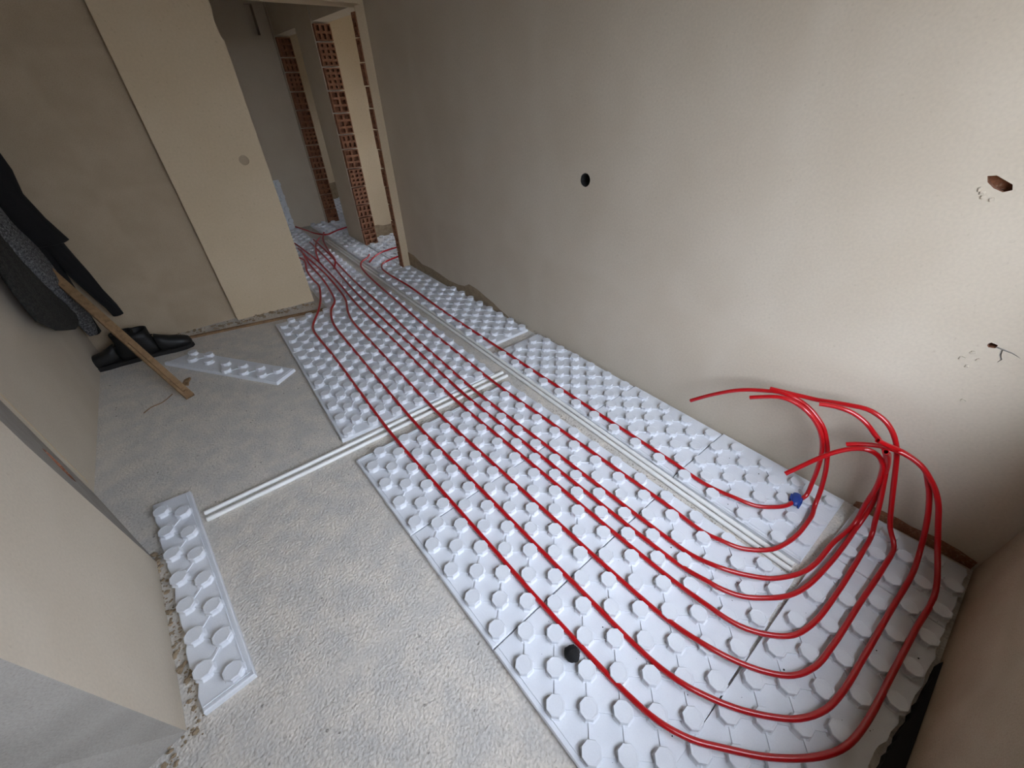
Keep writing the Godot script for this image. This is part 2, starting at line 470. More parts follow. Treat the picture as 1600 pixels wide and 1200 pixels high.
func build_shell():
	var X := 1.195 * S            # face of the long right wall
	var XC := 1.09 * S            # face of the corridor wall
	var XB := XC + 0.172          # its far side
	var ZN := 0.285 * S           # face of the window wall behind the camera
	var DOOR := 1.33 * S
	# floor and ceiling
	var fl := wall("floor", "bare grey concrete floor slab of the unfinished rooms", Vector3(-1.9, -0.2, -9.0), Vector3(5.0, 0.0, ZN + 0.25), mats.concrete)
	fl.set_meta("category", "floor")
	var ce := wall("ceiling", "bare concrete ceiling slab above the rooms", Vector3(-1.9, CEILING, -9.0), Vector3(5.0, CEILING + 0.2, ZN + 0.25), mats.ceiling_concrete)
	ce.set_meta("category", "ceiling")
	# long right wall with its electrical box, broken chase and small hole
	var w := thing("wall_right", Vector3(1.199 * S, 0, 0), "long beige plastered wall on the right behind the pipe loops", "wall", "", "structure")
	w.rotation.y = 0.0208       # the wall runs slightly out of square with the panels
	var body := CSGBox3D.new()
	body.name = "wall_body"
	body.size = Vector3(0.15, CEILING, ZN + 0.25 + 2.62 * S)
	body.position = Vector3(0.075, CEILING / 2, (ZN + 0.25 - 2.62 * S) / 2)
	body.material = mats.plaster
	w.add_child(body)
	var rel := func(y: float, z: float, dx := -0.02) -> Vector3: return Vector3(dx, y * S, z * S) - body.position
	csg_hole(body, rel.call(0.721, -1.069), blob(0.036, 0.036, 22, 0.02, 3), 0.085, mats.box_inside_dark, -PI / 2)
	csg_hole(body, rel.call(0.830, -0.078), PackedVector2Array([V2(-0.036, 0.016), V2(-0.018, 0.020), V2(0.004, 0.010), V2(0.026, 0.0), V2(0.032, -0.014), V2(0.016, -0.022), V2(-0.008, -0.014), V2(-0.028, 0.0)]), 0.035, mats.clay, -PI / 2)
	csg_hole(body, rel.call(0.544, 0.052), blob(0.011, 0.009, 9, 0.2, 5), 0.06, mats.clay, -PI / 2)
	csg_hole(body, rel.call(0.544, 0.052), PackedVector2Array([V2(0.005, 0.003), V2(0.05, -0.004), V2(0.075, -0.016), V2(0.05, -0.008), V2(0.005, -0.003)]), 0.006, mats.cement_render, -PI / 2)
	csg_hole(body, rel.call(0.541, 0.066), PackedVector2Array([V2(0.0, 0.0), V2(0.004, -0.018), V2(0.014, -0.032), V2(0.012, -0.046), V2(0.018, -0.031), V2(0.009, -0.016), V2(0.005, 0.0)]), 0.006, mats.cement_render, -PI / 2)
	# smears of filler round the chases, and render left bare at the foot by the corridor
	var smears := [[0.812, -0.094, 0.008, 0.006, 7], [0.806, -0.088, 0.006, 0.005, 8], [0.818, -0.100, 0.005, 0.007, 14], [0.803, -0.076, 0.006, 0.005, 16], [0.520, 0.034, 0.006, 0.005, 9], [0.502, 0.026, 0.007, 0.006, 10], [0.488, 0.040, 0.006, 0.006, 15], [0.508, 0.048, 0.004, 0.005, 17], [0.412, 0.070, 0.007, 0.004, 12]]
	for q in smears:
		var st := st_new()
		slab(st, blob(q[2], q[3], 12, 0.25, q[4]), Vector3.BACK, Vector3.UP, Vector3.LEFT * 0.004, 0.003, Vector3(0.0, q[0] * S, q[1] * S))
		obj("filler_lump", done(st), mats.plaster, w)
	var stb := st_new()
	var rag := PackedVector2Array([V2(-2.6 * S, 0.0)])
	var tops := [[-2.6, 0.10], [-2.52, 0.095], [-2.42, 0.062], [-2.3, 0.066], [-2.2, 0.058], [-2.1, 0.045], [-2.0, 0.05], [-1.93, 0.062], [-1.88, 0.088], [-1.8, 0.082], [-1.72, 0.062], [-1.66, 0.05], [-1.6, 0.03], [-1.55, 0.02]]
	for q in tops: rag.append(V2(q[0] * S, q[1] * S))
	rag.append(V2(-1.5 * S, 0.0))
	slab(stb, rag, Vector3.BACK, Vector3.UP, Vector3.LEFT * 0.004, 0.001)
	obj("bare_render", done(stb), mats.bare_render, w)
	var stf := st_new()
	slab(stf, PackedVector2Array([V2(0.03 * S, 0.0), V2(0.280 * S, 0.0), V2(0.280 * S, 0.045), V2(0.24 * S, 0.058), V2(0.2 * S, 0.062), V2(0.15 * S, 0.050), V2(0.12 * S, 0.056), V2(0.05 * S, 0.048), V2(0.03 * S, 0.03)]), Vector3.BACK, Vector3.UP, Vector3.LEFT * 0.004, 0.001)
	obj("foot_band", done(stf), mats.clay, w)  # ragged clay-coloured band along the wall foot
	# nib that closes the long wall at the corridor, raw bricks on its end
	var nb := wall("wall_nib", "narrow plastered nib of wall beside the corridor opening", Vector3(XC + 0.062, 0, -2.655 * S), Vector3(X + 0.15, CEILING, -2.6 * S), mats.plaster_smooth)
	for k in 13:
		var nk := obj("brick", nib_brick, mats.clay, nb, Vector3(XC + 0.001 + 0.004 * sin(k * 2.3), 0.01 + k * 0.165, -2.6275 * S) - nb.position)
		nk.rotation.y = -PI / 2
	var ns := st_new()
	box(ns, Vector3(XC + 0.012, 0, -2.606 * S) - nb.position, Vector3(XC + 0.064, DOOR + 0.02, -2.6 * S) - nb.position)
	box(ns, Vector3(XC + 0.012, DOOR, -2.655 * S) - nb.position, Vector3(XC + 0.064, CEILING, -2.606 * S) - nb.position)
	obj("plaster_edge", done(ns), mats.plaster_smooth, nb)
	# wall above the corridor opening, pillar wall and its recessed neighbour
	wall("wall_lintel", "plastered wall over the corridor opening", Vector3(0.447 * S, DOOR, -2.665 * S), Vector3(XC + 0.02, CEILING, -2.53 * S), mats.plaster_smooth)
	var pil := thing("wall_pillar", Vector3(0.25 * S, 0, -2.5 * S), "smooth beige wall panel with a round socket hole left of the corridor", "wall", "", "structure")
	var pe := (H(0.449, 0, -2.478) - H(0.05, 0, -2.508)).normalized()
	var pn := Vector3(-pe.z, 0, pe.x) * -1.0
	if pn.z < 0: pn = -pn
	var pb := CSGPolygon3D.new()
	pb.name = "wall_body"
	var plen := (H(0.449, 0, -2.478) - H(0.05, 0, -2.508)).length()
	pb.polygon = PackedVector2Array([V2(0, 0), V2(plen, 0), V2(plen, 1.18 * S), V2(plen - 0.012, 1.185 * S), V2(plen - 0.02, 1.24 * S), V2(plen - 0.008, 1.28 * S), V2(plen - 0.022, 1.34 * S), V2(plen - 0.01, 1.42 * S), V2(plen - 0.02, CEILING), V2(0, CEILING)])
	pb.mode = CSGPolygon3D.MODE_DEPTH
	pb.depth = 0.26
	pb.material = mats.plaster_smooth
	pb.rotation.y = atan2(-pe.z, pe.x)
	pb.position = H(0.05, 0, -2.508) - pil.position
	pil.add_child(pb)
	csg_hole(pb, Vector3(0.31 * S, 0.744 * S, 0.02), blob(0.034, 0.034, 20, 0.02, 4), 0.012, mats.plaster_rough, 0.0)
	wall("wall_far", "dim rough plastered wall in the far left corner", Vector3(-0.62 * S, 0, -2.75 * S), Vector3(0.1 * S, CEILING, -2.548 * S), mats.plaster_rough)
	# left wall, then the pier beside the camera
	wall("wall_left", "brown plastered wall on the left behind the hanging clothes", Vector3(-0.70 * S, 0, -2.75 * S), Vector3(-0.538 * S, CEILING, -1.40 * S), mats.plaster)
	build_pier()
	wall("wall_back_left", "plastered wall beside the pier outside the picture", Vector3(-1.8, 0, -1.49 * S), Vector3(-1.65, CEILING, ZN + 0.25), mats.plaster)
	# the wall behind the camera with its unglazed window
	var ox0 := 0.0; var ox1 := 1.52; var oy0 := 0.80; var oy := 2.42
	wall("wall_near", "bare plastered wall at the near right corner beside the panels", Vector3(-1.8, 0, ZN), Vector3(X + 0.15, oy0, ZN + 0.25), mats.plaster_rough)
	wall("wall_near_right", "wall right of the window behind the camera", Vector3(ox1, oy0, ZN), Vector3(X + 0.15, CEILING, ZN + 0.25), mats.plaster_rough)
	wall("wall_near_left", "wall left of the window behind the camera", Vector3(-1.8, oy0, ZN), Vector3(ox0, CEILING, ZN + 0.25), mats.plaster)
	wall("wall_near_head", "wall over the window behind the camera", Vector3(ox0, oy, ZN), Vector3(ox1, CEILING, ZN + 0.25), mats.plaster)
	# unseen block added outside to keep the low sky from the window
	var nbk := thing("added_sky_blocker", Vector3(1.0, -4.0, 7.4), "added unseen apartment block outside the window that cuts the low skylight", "sky_blocker")
	obj("wall", box_mesh(Vector3(-13, 0, 0), Vector3(13, 6.3, 6)), mats.cement_render, nbk)
	for i in 8:
		for j in 2:
			var wx := -11.5 + i * 3.1; var wy := 1.2 + j * 3.2
			obj("window_pane", box_mesh(Vector3(wx, wy, -0.03), Vector3(wx + 1.3, wy + 1.4, 0.02)), mats.dark_glass, nbk)
	# corridor
	wall("wall_corridor_left", "hidden left wall of the corridor", Vector3(0.40 * S, 0, -4.2 * S), Vector3(0.447 * S, CEILING, -2.64 * S), mats.plaster)
	var ew := thing("wall_corridor_end", Vector3(0.8 * S, 0, -4.2 * S), "dark end wall of the corridor with a small black vent opening", "wall", "", "structure")
	var eb := CSGBox3D.new()
	eb.name = "wall_body"
	eb.size = Vector3(XB - 0.35 * S, CEILING, 0.14)
	eb.position = Vector3((XB + 0.35 * S) / 2 - 0.8 * S, CEILING / 2, -0.07)
	eb.material = mats.plaster
	ew.add_child(eb)
	csg_hole(eb, Vector3(0.985 * S, 1.42 * S, 0.02) - eb.position - Vector3(0.8 * S, 0, 0), PackedVector2Array([V2(-0.045, -0.14), V2(0.045, -0.14), V2(0.045, 0.14), V2(-0.045, 0.14)]), 0.12, mats.plaster, 0.0)
	var wm := wall("wall_between_doors", "dark plastered wall strip between the two corridor doorways, raw bricks at its end", Vector3(XC, 0, -3.61 * S), Vector3(XB, CEILING, -3.28 * S), mats.plaster)
	brick_column(wm, Vector3((XC + XB) / 2, 0, -3.28 * S) - wm.position + Vector3(0, 0, 0.062), 0.0, DOOR, 9)
	var wb := wall("wall_far_jamb", "wall end with raw hollow bricks beyond the second corridor doorway", Vector3(XC, 0, -4.2 * S), Vector3(XB, CEILING, -4.16 * S), mats.plaster)
	brick_column(wb, Vector3((XC + XB) / 2, 0, -4.16 * S) - wb.position + Vector3(0, 0, 0.062), 0.0, DOOR, 13)
	wall("wall_over_first_door", "wall over the first corridor doorway", Vector3(XC, DOOR, -3.26 * S), Vector3(XB, CEILING, -2.655 * S), mats.plaster)
	wall("wall_over_second_door", "wall over the second corridor doorway", Vector3(XC, DOOR, -4.14 * S), Vector3(XB, CEILING, -3.61 * S), mats.plaster)
	# the two side rooms
	var ra := wall("wall_side_room", "daylit beige wall seen through the first corridor doorway", Vector3(XB, 0, -3.47 * S), Vector3(4.75, CEILING, -3.38 * S), mats.plaster_smooth)
	var sa := st_new()
	slab(sa, PackedVector2Array([V2(XB, 0.0), V2(XB, 0.10 * S), V2(XB + 0.12, 0.105 * S), V2(XB + 0.2, 0.09 * S), V2(XB + 0.5, 0.095 * S), V2(XB + 0.9, 0.08 * S), V2(XB + 1.4, 0.09 * S), V2(XB + 1.4, 0.0)]), Vector3.RIGHT, Vector3.UP, Vector3.BACK * 0.004, 0.001, Vector3(0, 0, -3.38 * S) - ra.position)
	obj("bare_render", done(sa), mats.bare_render, ra)
	var rb := wall("wall_second_room", "dimmer beige wall seen through the second corridor doorway", Vector3(XC - 0.6, 0, -5.2 * S), Vector3(4.75, CEILING, -5.1 * S), mats.plaster_smooth)
	var sb := st_new()
	slab(sb, PackedVector2Array([V2(XB, 0.0), V2(XB, 0.17 * S), V2(XB + 0.3, 0.16 * S), V2(XB + 0.6, 0.18 * S), V2(XB + 1.2, 0.16 * S), V2(XB + 1.2, 0.0)]), Vector3.RIGHT, Vector3.UP, Vector3.BACK * 0.004, 0.001, Vector3(0, 0, -5.1 * S) - rb.position)
	obj("bare_render", done(sb), mats.bare_render, rb)
	wall("wall_second_room_left", "hidden left wall of the second side room", Vector3(XC, 0, -5.1 * S), Vector3(XB, CEILING, -4.2 * S), mats.plaster)
	wall("wall_side_room_front", "hidden front wall of the first side room", Vector3(X + 0.15, 0, -2.05 * S), Vector3(4.75, CEILING, -1.95 * S), mats.plaster)
	# outer wall of the side rooms: an open window to each
	var zo := [-5.1 * S, -4.6 * S, -4.2 * S, -3.47 * S, -3.2 * S, -2.45 * S, -1.95 * S]
	wall("wall_outer_a", "outer wall pier of the second side room", Vector3(4.6, 0, zo[0]), Vector3(4.75, CEILING, zo[1]), mats.plaster)
	wall("wall_outer_b", "outer wall between the side room windows", Vector3(4.6, 0, zo[2]), Vector3(4.75, CEILING, zo[4]), mats.plaster)
	wall("wall_outer_c", "outer wall pier of the first side room", Vector3(4.6, 0, zo[5]), Vector3(4.75, CEILING, zo[6]), mats.plaster)
	wall("wall_outer_sill_a", "wall under the second side room window", Vector3(4.6, 0, zo[1]), Vector3(4.75, 0.9, zo[2]), mats.plaster)
	wall("wall_outer_sill_b", "wall under the first side room window", Vector3(4.6, 0, zo[4]), Vector3(4.75, 0.95, zo[5]), mats.plaster)
	wall("wall_outer_head_a", "wall over the second side room window", Vector3(4.6, 1.7, zo[1]), Vector3(4.75, CEILING, zo[2]), mats.plaster)
	wall("wall_outer_head_b", "wall over the first side room window", Vector3(4.6, 2.05, zo[4]), Vector3(4.75, CEILING, zo[5]), mats.plaster)

func V2(x, y) -> Vector2:
	return Vector2(x, y)

# the pier beside the camera: a splayed reveal, a broad face and a return, a little out of plumb as in the photograph
func build_pier():
	var o := thing("wall_pier", H(-0.6, 0, -1.0), "pale plastered wall pier in the near left corner with a splayed reveal", "wall", "", "structure")
	var foot := [V2(-0.545, -1.50), V2(-0.395, -1.06), V2(-0.374, -0.595), V2(-0.62, -0.52), V2(-1.05, -0.52), V2(-1.05, -1.50)]
	var top := [V2(-0.545, -1.50), V2(-0.392, -1.02), V2(-0.371, -0.545), V2(-0.62, -0.52), V2(-1.05, -0.52), V2(-1.05, -1.50)]
	var knee := 0.47
	var m := [mats.cement_render, mats.plaster, mats.cement_render, mats.plaster, mats.plaster, mats.plaster]
	var names := ["reveal", "broad_face", "return_face", "back_face", "side_face", "end_face"]
	for k in 6:
		var k2 := (k + 1) % 6
		var st := st_new()
		var a0 := H(foot[k].x, 0, foot[k].y) - o.position; var a1 := H(foot[k2].x, 0, foot[k2].y) - o.position
		var b0 := H(top[k].x, knee, top[k].y) - o.position; var b1 := H(top[k2].x, knee, top[k2].y) - o.position
		var c0 := Vector3(b0.x, CEILING, b0.z); var c1 := Vector3(b1.x, CEILING, b1.z)
		# outline runs so that the outside is on the right hand of k -> k2
		if k == 0:
			# a knocked-out pocket, cut through the face and closed behind
			var out := (a1 - a0).cross(Vector3.UP).normalized()
			if out.x < 0: out = -out
			var at := func(s: float, t: float, d := 0.0) -> Vector3: return a0.lerp(a1, s).lerp(b0.lerp(b1, s), t) - out * d
			var hole := []
			rng.seed = 21
			for q in 12:
				var tt := TAU * q / 12.0 - PI / 2
				hole.append(V2(POCKET.x + cos(tt) * 0.11 * rng.randf_range(0.85, 1.15), POCKET.y + sin(tt) * 0.11 * rng.randf_range(0.85, 1.15)))
			var lf := PackedVector2Array([V2(POCKET.x, 0), V2(0, 0), V2(0, 1), V2(POCKET.x, 1)]); var rt := PackedVector2Array([V2(POCKET.x, 1), V2(1, 1), V2(1, 0), V2(POCKET.x, 0)])
			for q in [6, 7, 8, 9, 10, 11, 0]: lf.append(hole[q])
			for q in 7: rt.append(hole[q])
			for poly in [lf, rt]:
				var tr := Geometry2D.triangulate_polygon(poly)
				for q in range(0, tr.size(), 3):
					var p0: Vector3 = at.call(poly[tr[q]].x, poly[tr[q]].y); var p1: Vector3 = at.call(poly[tr[q + 1]].x, poly[tr[q + 1]].y); var p2: Vector3 = at.call(poly[tr[q + 2]].x, poly[tr[q + 2]].y)
					if (p1 - p0).cross(p2 - p0).dot(out) > 0: tri(st, p0, p2, p1)
					else: tri(st, p0, p1, p2)
			quad(st, b0, c0, c1, b1)
			var pk := st_new()
			for q in 12:
				var q2 := (q + 1) % 12
				quad(pk, at.call(hole[q].x, hole[q].y), at.call(hole[q].x, hole[q].y, 0.08), at.call(hole[q2].x, hole[q2].y, 0.08), at.call(hole[q2].x, hole[q2].y))
				tri(pk, at.call(hole[q].x, hole[q].y, 0.08), at.call(POCKET.x, POCKET.y, 0.08), at.call(hole[q2].x, hole[q2].y, 0.08))
			obj("pocket", done(pk), mats.clay, o)
		else:
			quad(st, a0, b0, b1, a1)
			quad(st, b0, c0, c1, b1)
		obj(names[k], done(st), m[k], o)
	# pale corner bead where the reveal meets the wall behind
	var sb := st_new()
	bar(sb, H(-0.541, 0.03, -1.502) - o.position, H(-0.541, 1.3, -1.502) - o.position, Vector3(0.006, 0, 0), Vector3(0, 0, 0.006))
	obj("corner_bead", done(sb), mats.plaster_smooth, o)
# ---------------------------------------------------------------- loose things
func build_panels():
	stud_mesh = make_stud()
	var o1 := V2(0.459, -1.196); var t1 := -0.037
	var g := "white studded panels of the main bed"
	panel("stud_panel", "white studded panel on the far side of the crosswise white conduits", g, lat(o1, t1, -6.7, 7.5, -7.5, 0.5), o1, t1, 0.016, [3])
	panel("stud_panel", "white studded panel, second beyond the crosswise white conduits", g, lat(o1, t1, -6.7, 7.5, -15.5, -7.5), o1, t1, 0.016, [3])
	panel("stud_panel", "white studded panel just before the corridor opening, free corner towards the small loose offcut", g, lat(o1, t1, -6.7, 7.5, -23.5, -15.5), o1, t1, 0.016, [3])
	var names := ["white studded panel in the corridor opening under the bunched dark pipes", "white studded panel in the corridor beside the first doorway", "white studded panel in the corridor, middle of the dark stretch", "white studded panel in the corridor beside the wall strip between the doorways", "white studded panel at the dark end of the corridor"]
	for k in 5:
		panel("stud_panel", names[k], "white studded panels in the corridor", lat(o1, t1, -0.6, [7.0, 6.6, 6.4, 6.2, 5.8][k], -31.5 - 8 * k, -23.5 - 8 * k), o1, t1, 0.016)
	var o2 := V2(0.3409, -0.3068); var t2 := 0.028
	panel("stud_panel", "white studded panel on the near side of the crosswise white conduits", g, lat(o2, t2, -3.65, 10.6, -16.6, -8.5), o2, t2, 0.016, [0, 3])
	panel("stud_panel", "white studded panel in the middle of the near bed", g, lat(o2, t2, -3.65, 10.6, -8.5, -0.5), o2, t2, 0.016, [3])
	panel("stud_panel", "white studded panel under the black ball, where the pipes start to bend", g, lat(o2, t2, -3.65, 10.6, -0.5, 7.4), o2, t2, 0.016, [3])
	var o3 := V2(0.955, -0.104)
	var gs := "white studded panels between the long conduits and the right wall"
	var s3 := [[-26.0, -21.5, "short white studded wall-side panel starting at the gap beside the conduit crossing"], [-21.5, -13.5, "white studded wall-side panel, second from the gap towards the pipe loops"], [-13.5, -5.5, "white studded wall-side panel below the long free pipe end"], [-5.5, 2.5, "white studded wall-side panel under the blue clip"]]
	for q in s3: panel("stud_panel", q[2], gs, lat(o3, 0.0, -1.38, 5.1 + q[0] * 0.018, q[0], q[1]), o3, 0.0, 0.014, [3] if q[0] < -6 else [2, 3])
	var s4 := [[-54.2, -43.5, "white studded wall-side panel by the nib at the corridor opening"], [-43.5, -35.5, "white studded wall-side panel below the brown bare patch of wall"], [-35.5, -27.4, "white studded wall-side panel before the gap beside the conduit crossing"]]
	for q in s4: panel("stud_panel", q[2], gs, lat(o3, 0.0, -1.30, 5.1 + q[0] * 0.0195, q[0], q[1]), o3, 0.0, 0.014, [3])
	panel("stud_panel", "narrow white studded panel outside the first corridor doorway", "white studded panels in the corridor", [V2(0.925, -3.22), V2(1.082, -3.22), V2(1.082, -2.60), V2(0.925, -2.60)], o3, 0.0, 0.022)
	panel("stud_panel", "narrow white studded panel outside the second corridor doorway", "white studded panels in the corridor", [V2(0.935, -4.16), V2(1.084, -4.16), V2(1.084, -3.226), V2(0.935, -3.226)], o3, 0.0, 0.022)
	panel("stud_panel", "bright studded panel on the floor of the first side room", "white studded panels in the side rooms", [V2(1.092, -3.225), V2(1.2, -3.225), V2(1.2, -3.365), V2(2.0, -3.365), V2(2.0, -2.69), V2(1.092, -2.69)], V2(1.12, -3.0), 0.0, 0.022)
	panel("stud_panel", "dim studded panel on the floor of the second side room", "white studded panels in the side rooms", [V2(1.092, -4.12), V2(1.205, -4.12), V2(1.205, -5.08), V2(2.0, -5.08), V2(2.0, -3.64), V2(1.092, -3.64)], V2(1.12, -3.9), 0.0, 0.022)
	# crosswise pieces along the wall behind the camera, the edge hacked to fit
	rng.seed = 77
	var e5 := []
	var x := 1.182
	while x > 0.975:
		e5.append(V2(x, 0.2725 + rng.randf_range(-0.003, 0.003))); x -= rng.randf_range(0.015, 0.03)
	var b5: Array = [V2(0.9725, 0.032), V2(1.182, 0.040)]
	b5.append_array(e5); b5.append(V2(0.9715, 0.272))
	var o5 := V2(1.090, 0.2565)
	panel("stud_panel", "shaded studded panel in the near right corner under the rising pipes", "white studded panels along the near wall", b5, o5, -0.036, 0.02)
	var a5: Array = [V2(0.19, 0.030), V2(0.9685, 0.030), V2(0.9675, 0.272)]
	x = 0.955
	while x > 0.20:
		a5.append(V2(x, 0.270 - clamp((0.83 - x) * 0.10, 0.0, 0.030) + rng.randf_range(-0.004, 0.004))); x -= rng.randf_range(0.012, 0.035)
	a5.append(V2(0.19, 0.238))
	panel("stud_panel", "studded panel with a ragged edge along the near wall, crossed by four bending pipes", "white studded panels along the near wall", a5, o5, -0.036, 0.02)
	# offcuts
	rng.seed = 31
	var p6: Array = [V2(-0.294, -1.273), V2(-0.244, -0.606), V2(-0.340, -0.598)]
	for k in 17:
		var t := (k + 1) / 18.0
		var q: Vector2 = V2(-0.340, -0.598).lerp(V2(-0.390, -1.283), t)
		p6.append(q + V2(rng.randf_range(-0.006, 0.006), 0.0))
	p6.append(V2(-0.390, -1.283))
	panel("panel_offcut", "long white studded offcut with a torn edge lying beside the near left pier", "loose studded offcuts", p6, V2(-0.297, -0.91), 0.075, 0.018, [0, 1])
	panel("panel_offcut", "small pointed white studded offcut lying before the black boots", "loose studded offcuts", [V2(-0.300, -2.225), V2(-0.178, -2.249), V2(0.152, -1.771), V2(0.062, -1.711)], V2(-0.135, -2.085), 0.664, 0.022, [2, 3])

func build_pipes():
	var what := ["red heating pipe, outermost of the bundle, touching the black ball, last to rise", "red heating pipe, second from the outer side, free end facing the camera above the corner", "red heating pipe, third from the outer side, rising into the tallest loop over the others", "red heating pipe, fourth from the outer side, inner one of the tall pair of loops", "red heating pipe, fifth from the outer side, rising behind its neighbour with a hidden end", "red heating pipe, sixth from the outer side, whose free end droops lowest over the panels", "red heating pipe next to the long white conduits, ending in the longest leftward free end", "red heating pipe between the long white conduits and the wall, with the blue clip"]
	for k in PIPES.size():
		var o := obj("heating_pipe", tube(PIPES[k], 0.0095, 0.025), mats.pipe_red)
		tag(o, what[k], "pipe", "red heating pipes")
	# short dark hoses crossing in the corridor
	var y := 0.0345
	var more := [
		[[H(0.80, 0, -4.1), H(0.84, 0, -3.9), H(0.875, 0, -3.74), H(0.93, 0, -3.66), H(1.0, 0, -3.70), H(1.08, 0, -3.74), H(1.3, 0, -3.80)], "thin red hose crossing the corridor floor to the second doorway"],
		[[H(0.70, 0, -2.83), H(0.76, 0, -2.98), H(0.80, 0, -3.25), H(0.86, 0, -3.55), H(0.93, 0, -3.74)], "thin red hose slanting across the parallel pipes in the corridor"],
		[[H(0.67, 0, -3.05), H(0.72, 0, -3.28), H(0.80, 0, -3.52), H(0.86, 0, -3.62)], "short thin red hose nearest the hidden left side of the corridor"],
		[[H(0.93, 0, -2.78), H(1.0, 0, -2.86), H(1.09, 0, -2.92), H(1.3, 0, -2.95)], "thin red hose looping in at the first doorway beside the nib"]]
	for q in more:
		var p := []
		for v in q[0]: p.append(Vector3(v.x, 0.0585, v.z))
		var o := obj("floor_hose", tube(p, 0.0095, 0.04, 10), mats.pipe_red)
		tag(o, q[1], "hose")
	var ls := st_new()
	var la := V(-0.40, 0.0, -4.035); var ld := V(0.93, 0.0, -3.745) - la
	slab(ls, PackedVector2Array([V2(-0.014, 0.0), V2(0.014, 0.0), V2(0.014, 0.016), V2(-0.014, 0.016)]), ld.cross(Vector3.UP).normalized(), Vector3.UP, ld, 0.001)
	tag(obj("wall_foot_lath", done(ls), mats.wood, self, la), "thin wooden lath lying along the foot of the far wall", "lath")

func conduit(called, label, a: Vector3, b: Vector3, r: float):
	var n := 24
	var p := []
	rng.seed = int(a.x * 977) + int(a.z * 131)
	for k in n + 1:
		var t := float(k) / n
		p.append(a.lerp(b, t) + Vector3(0, 0, 0) + (b - a).cross(Vector3.UP).normalized() * sin(t * 7.0 + a.x) * 0.002)
	var o := obj(called, tube(p, r, 0.2, 14), mats.conduit_white)
	tag(o, label, "conduit", "white plastic conduits in the gaps")

func build_conduits():
	conduit("white_conduit", "long white plastic conduit in the gap, the one nearer the right wall", V(0.912 * S, 0.011, -3.6 * S), V(0.8765 * S, 0.011, 0.0), 0.0115)
	conduit("white_conduit", "long white plastic conduit in the gap, the one nearer the main bed", V(0.890 * S, 0.011, -3.6 * S), V(0.856 * S, 0.011, 0.005), 0.0115)
	conduit("white_conduit", "crosswise white plastic conduit, the one farther from the camera", V(-0.272 * S, 0.011, -1.154 * S), V(0.838 * S, 0.011, -1.154 * S), 0.0115)
	conduit("white_conduit", "crosswise white plastic conduit, the one nearer the camera", V(-0.270 * S, 0.011, -1.124 * S), V(0.838 * S, 0.011, -1.122 * S), 0.0115)

func boot(at: Vector3, turn: float, tall: float, label: String):
	var o := thing("work_boot", at, label, "boot", "pair of black boots in the far left corner")
	o.rotation.y = turn
	o.scale = Vector3.ONE * 1.2
	var up := st_new(true)
	var rings := []
	# foot from toe (+x) to heel, then the shaft
	for q in [[0.20, 0.035, 0.020, 0.012], [0.19, 0.045, 0.036, 0.026], [0.15, 0.052, 0.046, 0.036], [0.10, 0.058, 0.047, 0.043], [0.06, 0.068, 0.044, 0.052], [0.03, 0.078, 0.042, 0.058]]:
		rings.append(ring(Vector3(q[0], q[1], 0), Vector3(0, 0, q[2]), Vector3(0, q[3], 0), 18, 0.85, 0.03, 3))
	loft(up, rings)
	var sh := []
	for q in [[-0.03, 0.03, 0.062, 0.040], [-0.03, 0.075, 0.064, 0.043], [-0.035, 0.11, 0.058, 0.043], [-0.04, tall * 0.75, 0.056, 0.045], [-0.042, tall, 0.060, 0.048], [-0.042, tall - 0.005, 0.050, 0.040], [-0.04, tall - 0.06, 0.048, 0.038]]:
		sh.append(ring(Vector3(q[0], q[1], 0), Vector3(0, 0, q[3]), Vector3(q[2], 0, 0), 18, 0.9, 0.04, 5))
	loft(up, sh)
	obj("upper", done(up), mats.rubber, o)
	var so := st_new()
	var outline := PackedVector2Array()
	for q in [[0.205, 0.0], [0.195, 0.028], [0.16, 0.045], [0.10, 0.050], [0.03, 0.042], [-0.05, 0.042], [-0.09, 0.034], [-0.102, 0.0]]: outline.append(V2(q[0], q[1]))
	for q in [[-0.09, -0.034], [-0.05, -0.042], [0.03, -0.042], [0.10, -0.050], [0.16, -0.045], [0.195, -0.028]]: outline.append(V2(q[0], q[1]))
	slab(so, outline, Vector3.RIGHT, Vector3.BACK, Vector3.UP * 0.024, 0.004)
	obj("sole", done(so), mats.sole, o)
	var lc := st_new(true)
	for k in 4:
		var y := 0.085 + k * 0.014; var x := 0.085 - k * 0.022
		loft(lc, [ring(Vector3(x, y, -0.026), Vector3(0, 0.003, 0), Vector3(0.003, 0, 0), 6), ring(Vector3(x - 0.004, y + 0.010, 0), Vector3(0, 0.003, 0), Vector3(0.003, 0, 0), 6), ring(Vector3(x, y, 0.026), Vector3(0, 0.003, 0), Vector3(0.003, 0, 0), 6)])
	obj("laces", done(lc), mats.sole, o)

func garment(called: String, rows: Array, m: Material, parent: Node, axis: Vector3, deep: Vector3, wob: float, seed_: int):
	# rows: height, from, to along axis, half depth; hung in folds
	var st := st_new(true)
	var rings := []
	for i in rows.size():
		var q = rows[i]
		var c: Vector3 = axis * ((q[1] + q[2]) / 2) + Vector3(0, q[0], 0)
		rings.append(ring(c, axis * (abs(q[2] - q[1]) / 2), deep * q[3], 30, 0.9, wob, seed_))
	# finer rows between the given ones
	var fine := []
	for i in rings.size() - 1:
		for s in 4:
			var r := []
			for k in rings[i].size(): r.append(rings[i][k].lerp(rings[i + 1][k], s / 4.0) + deep * sin(k * 1.9 + i * 2.0 + s * 0.7) * 0.004)
			fine.append(r)
	fine.append(rings[-1])
	loft(st, fine)
	obj(called, done(st), m, parent)

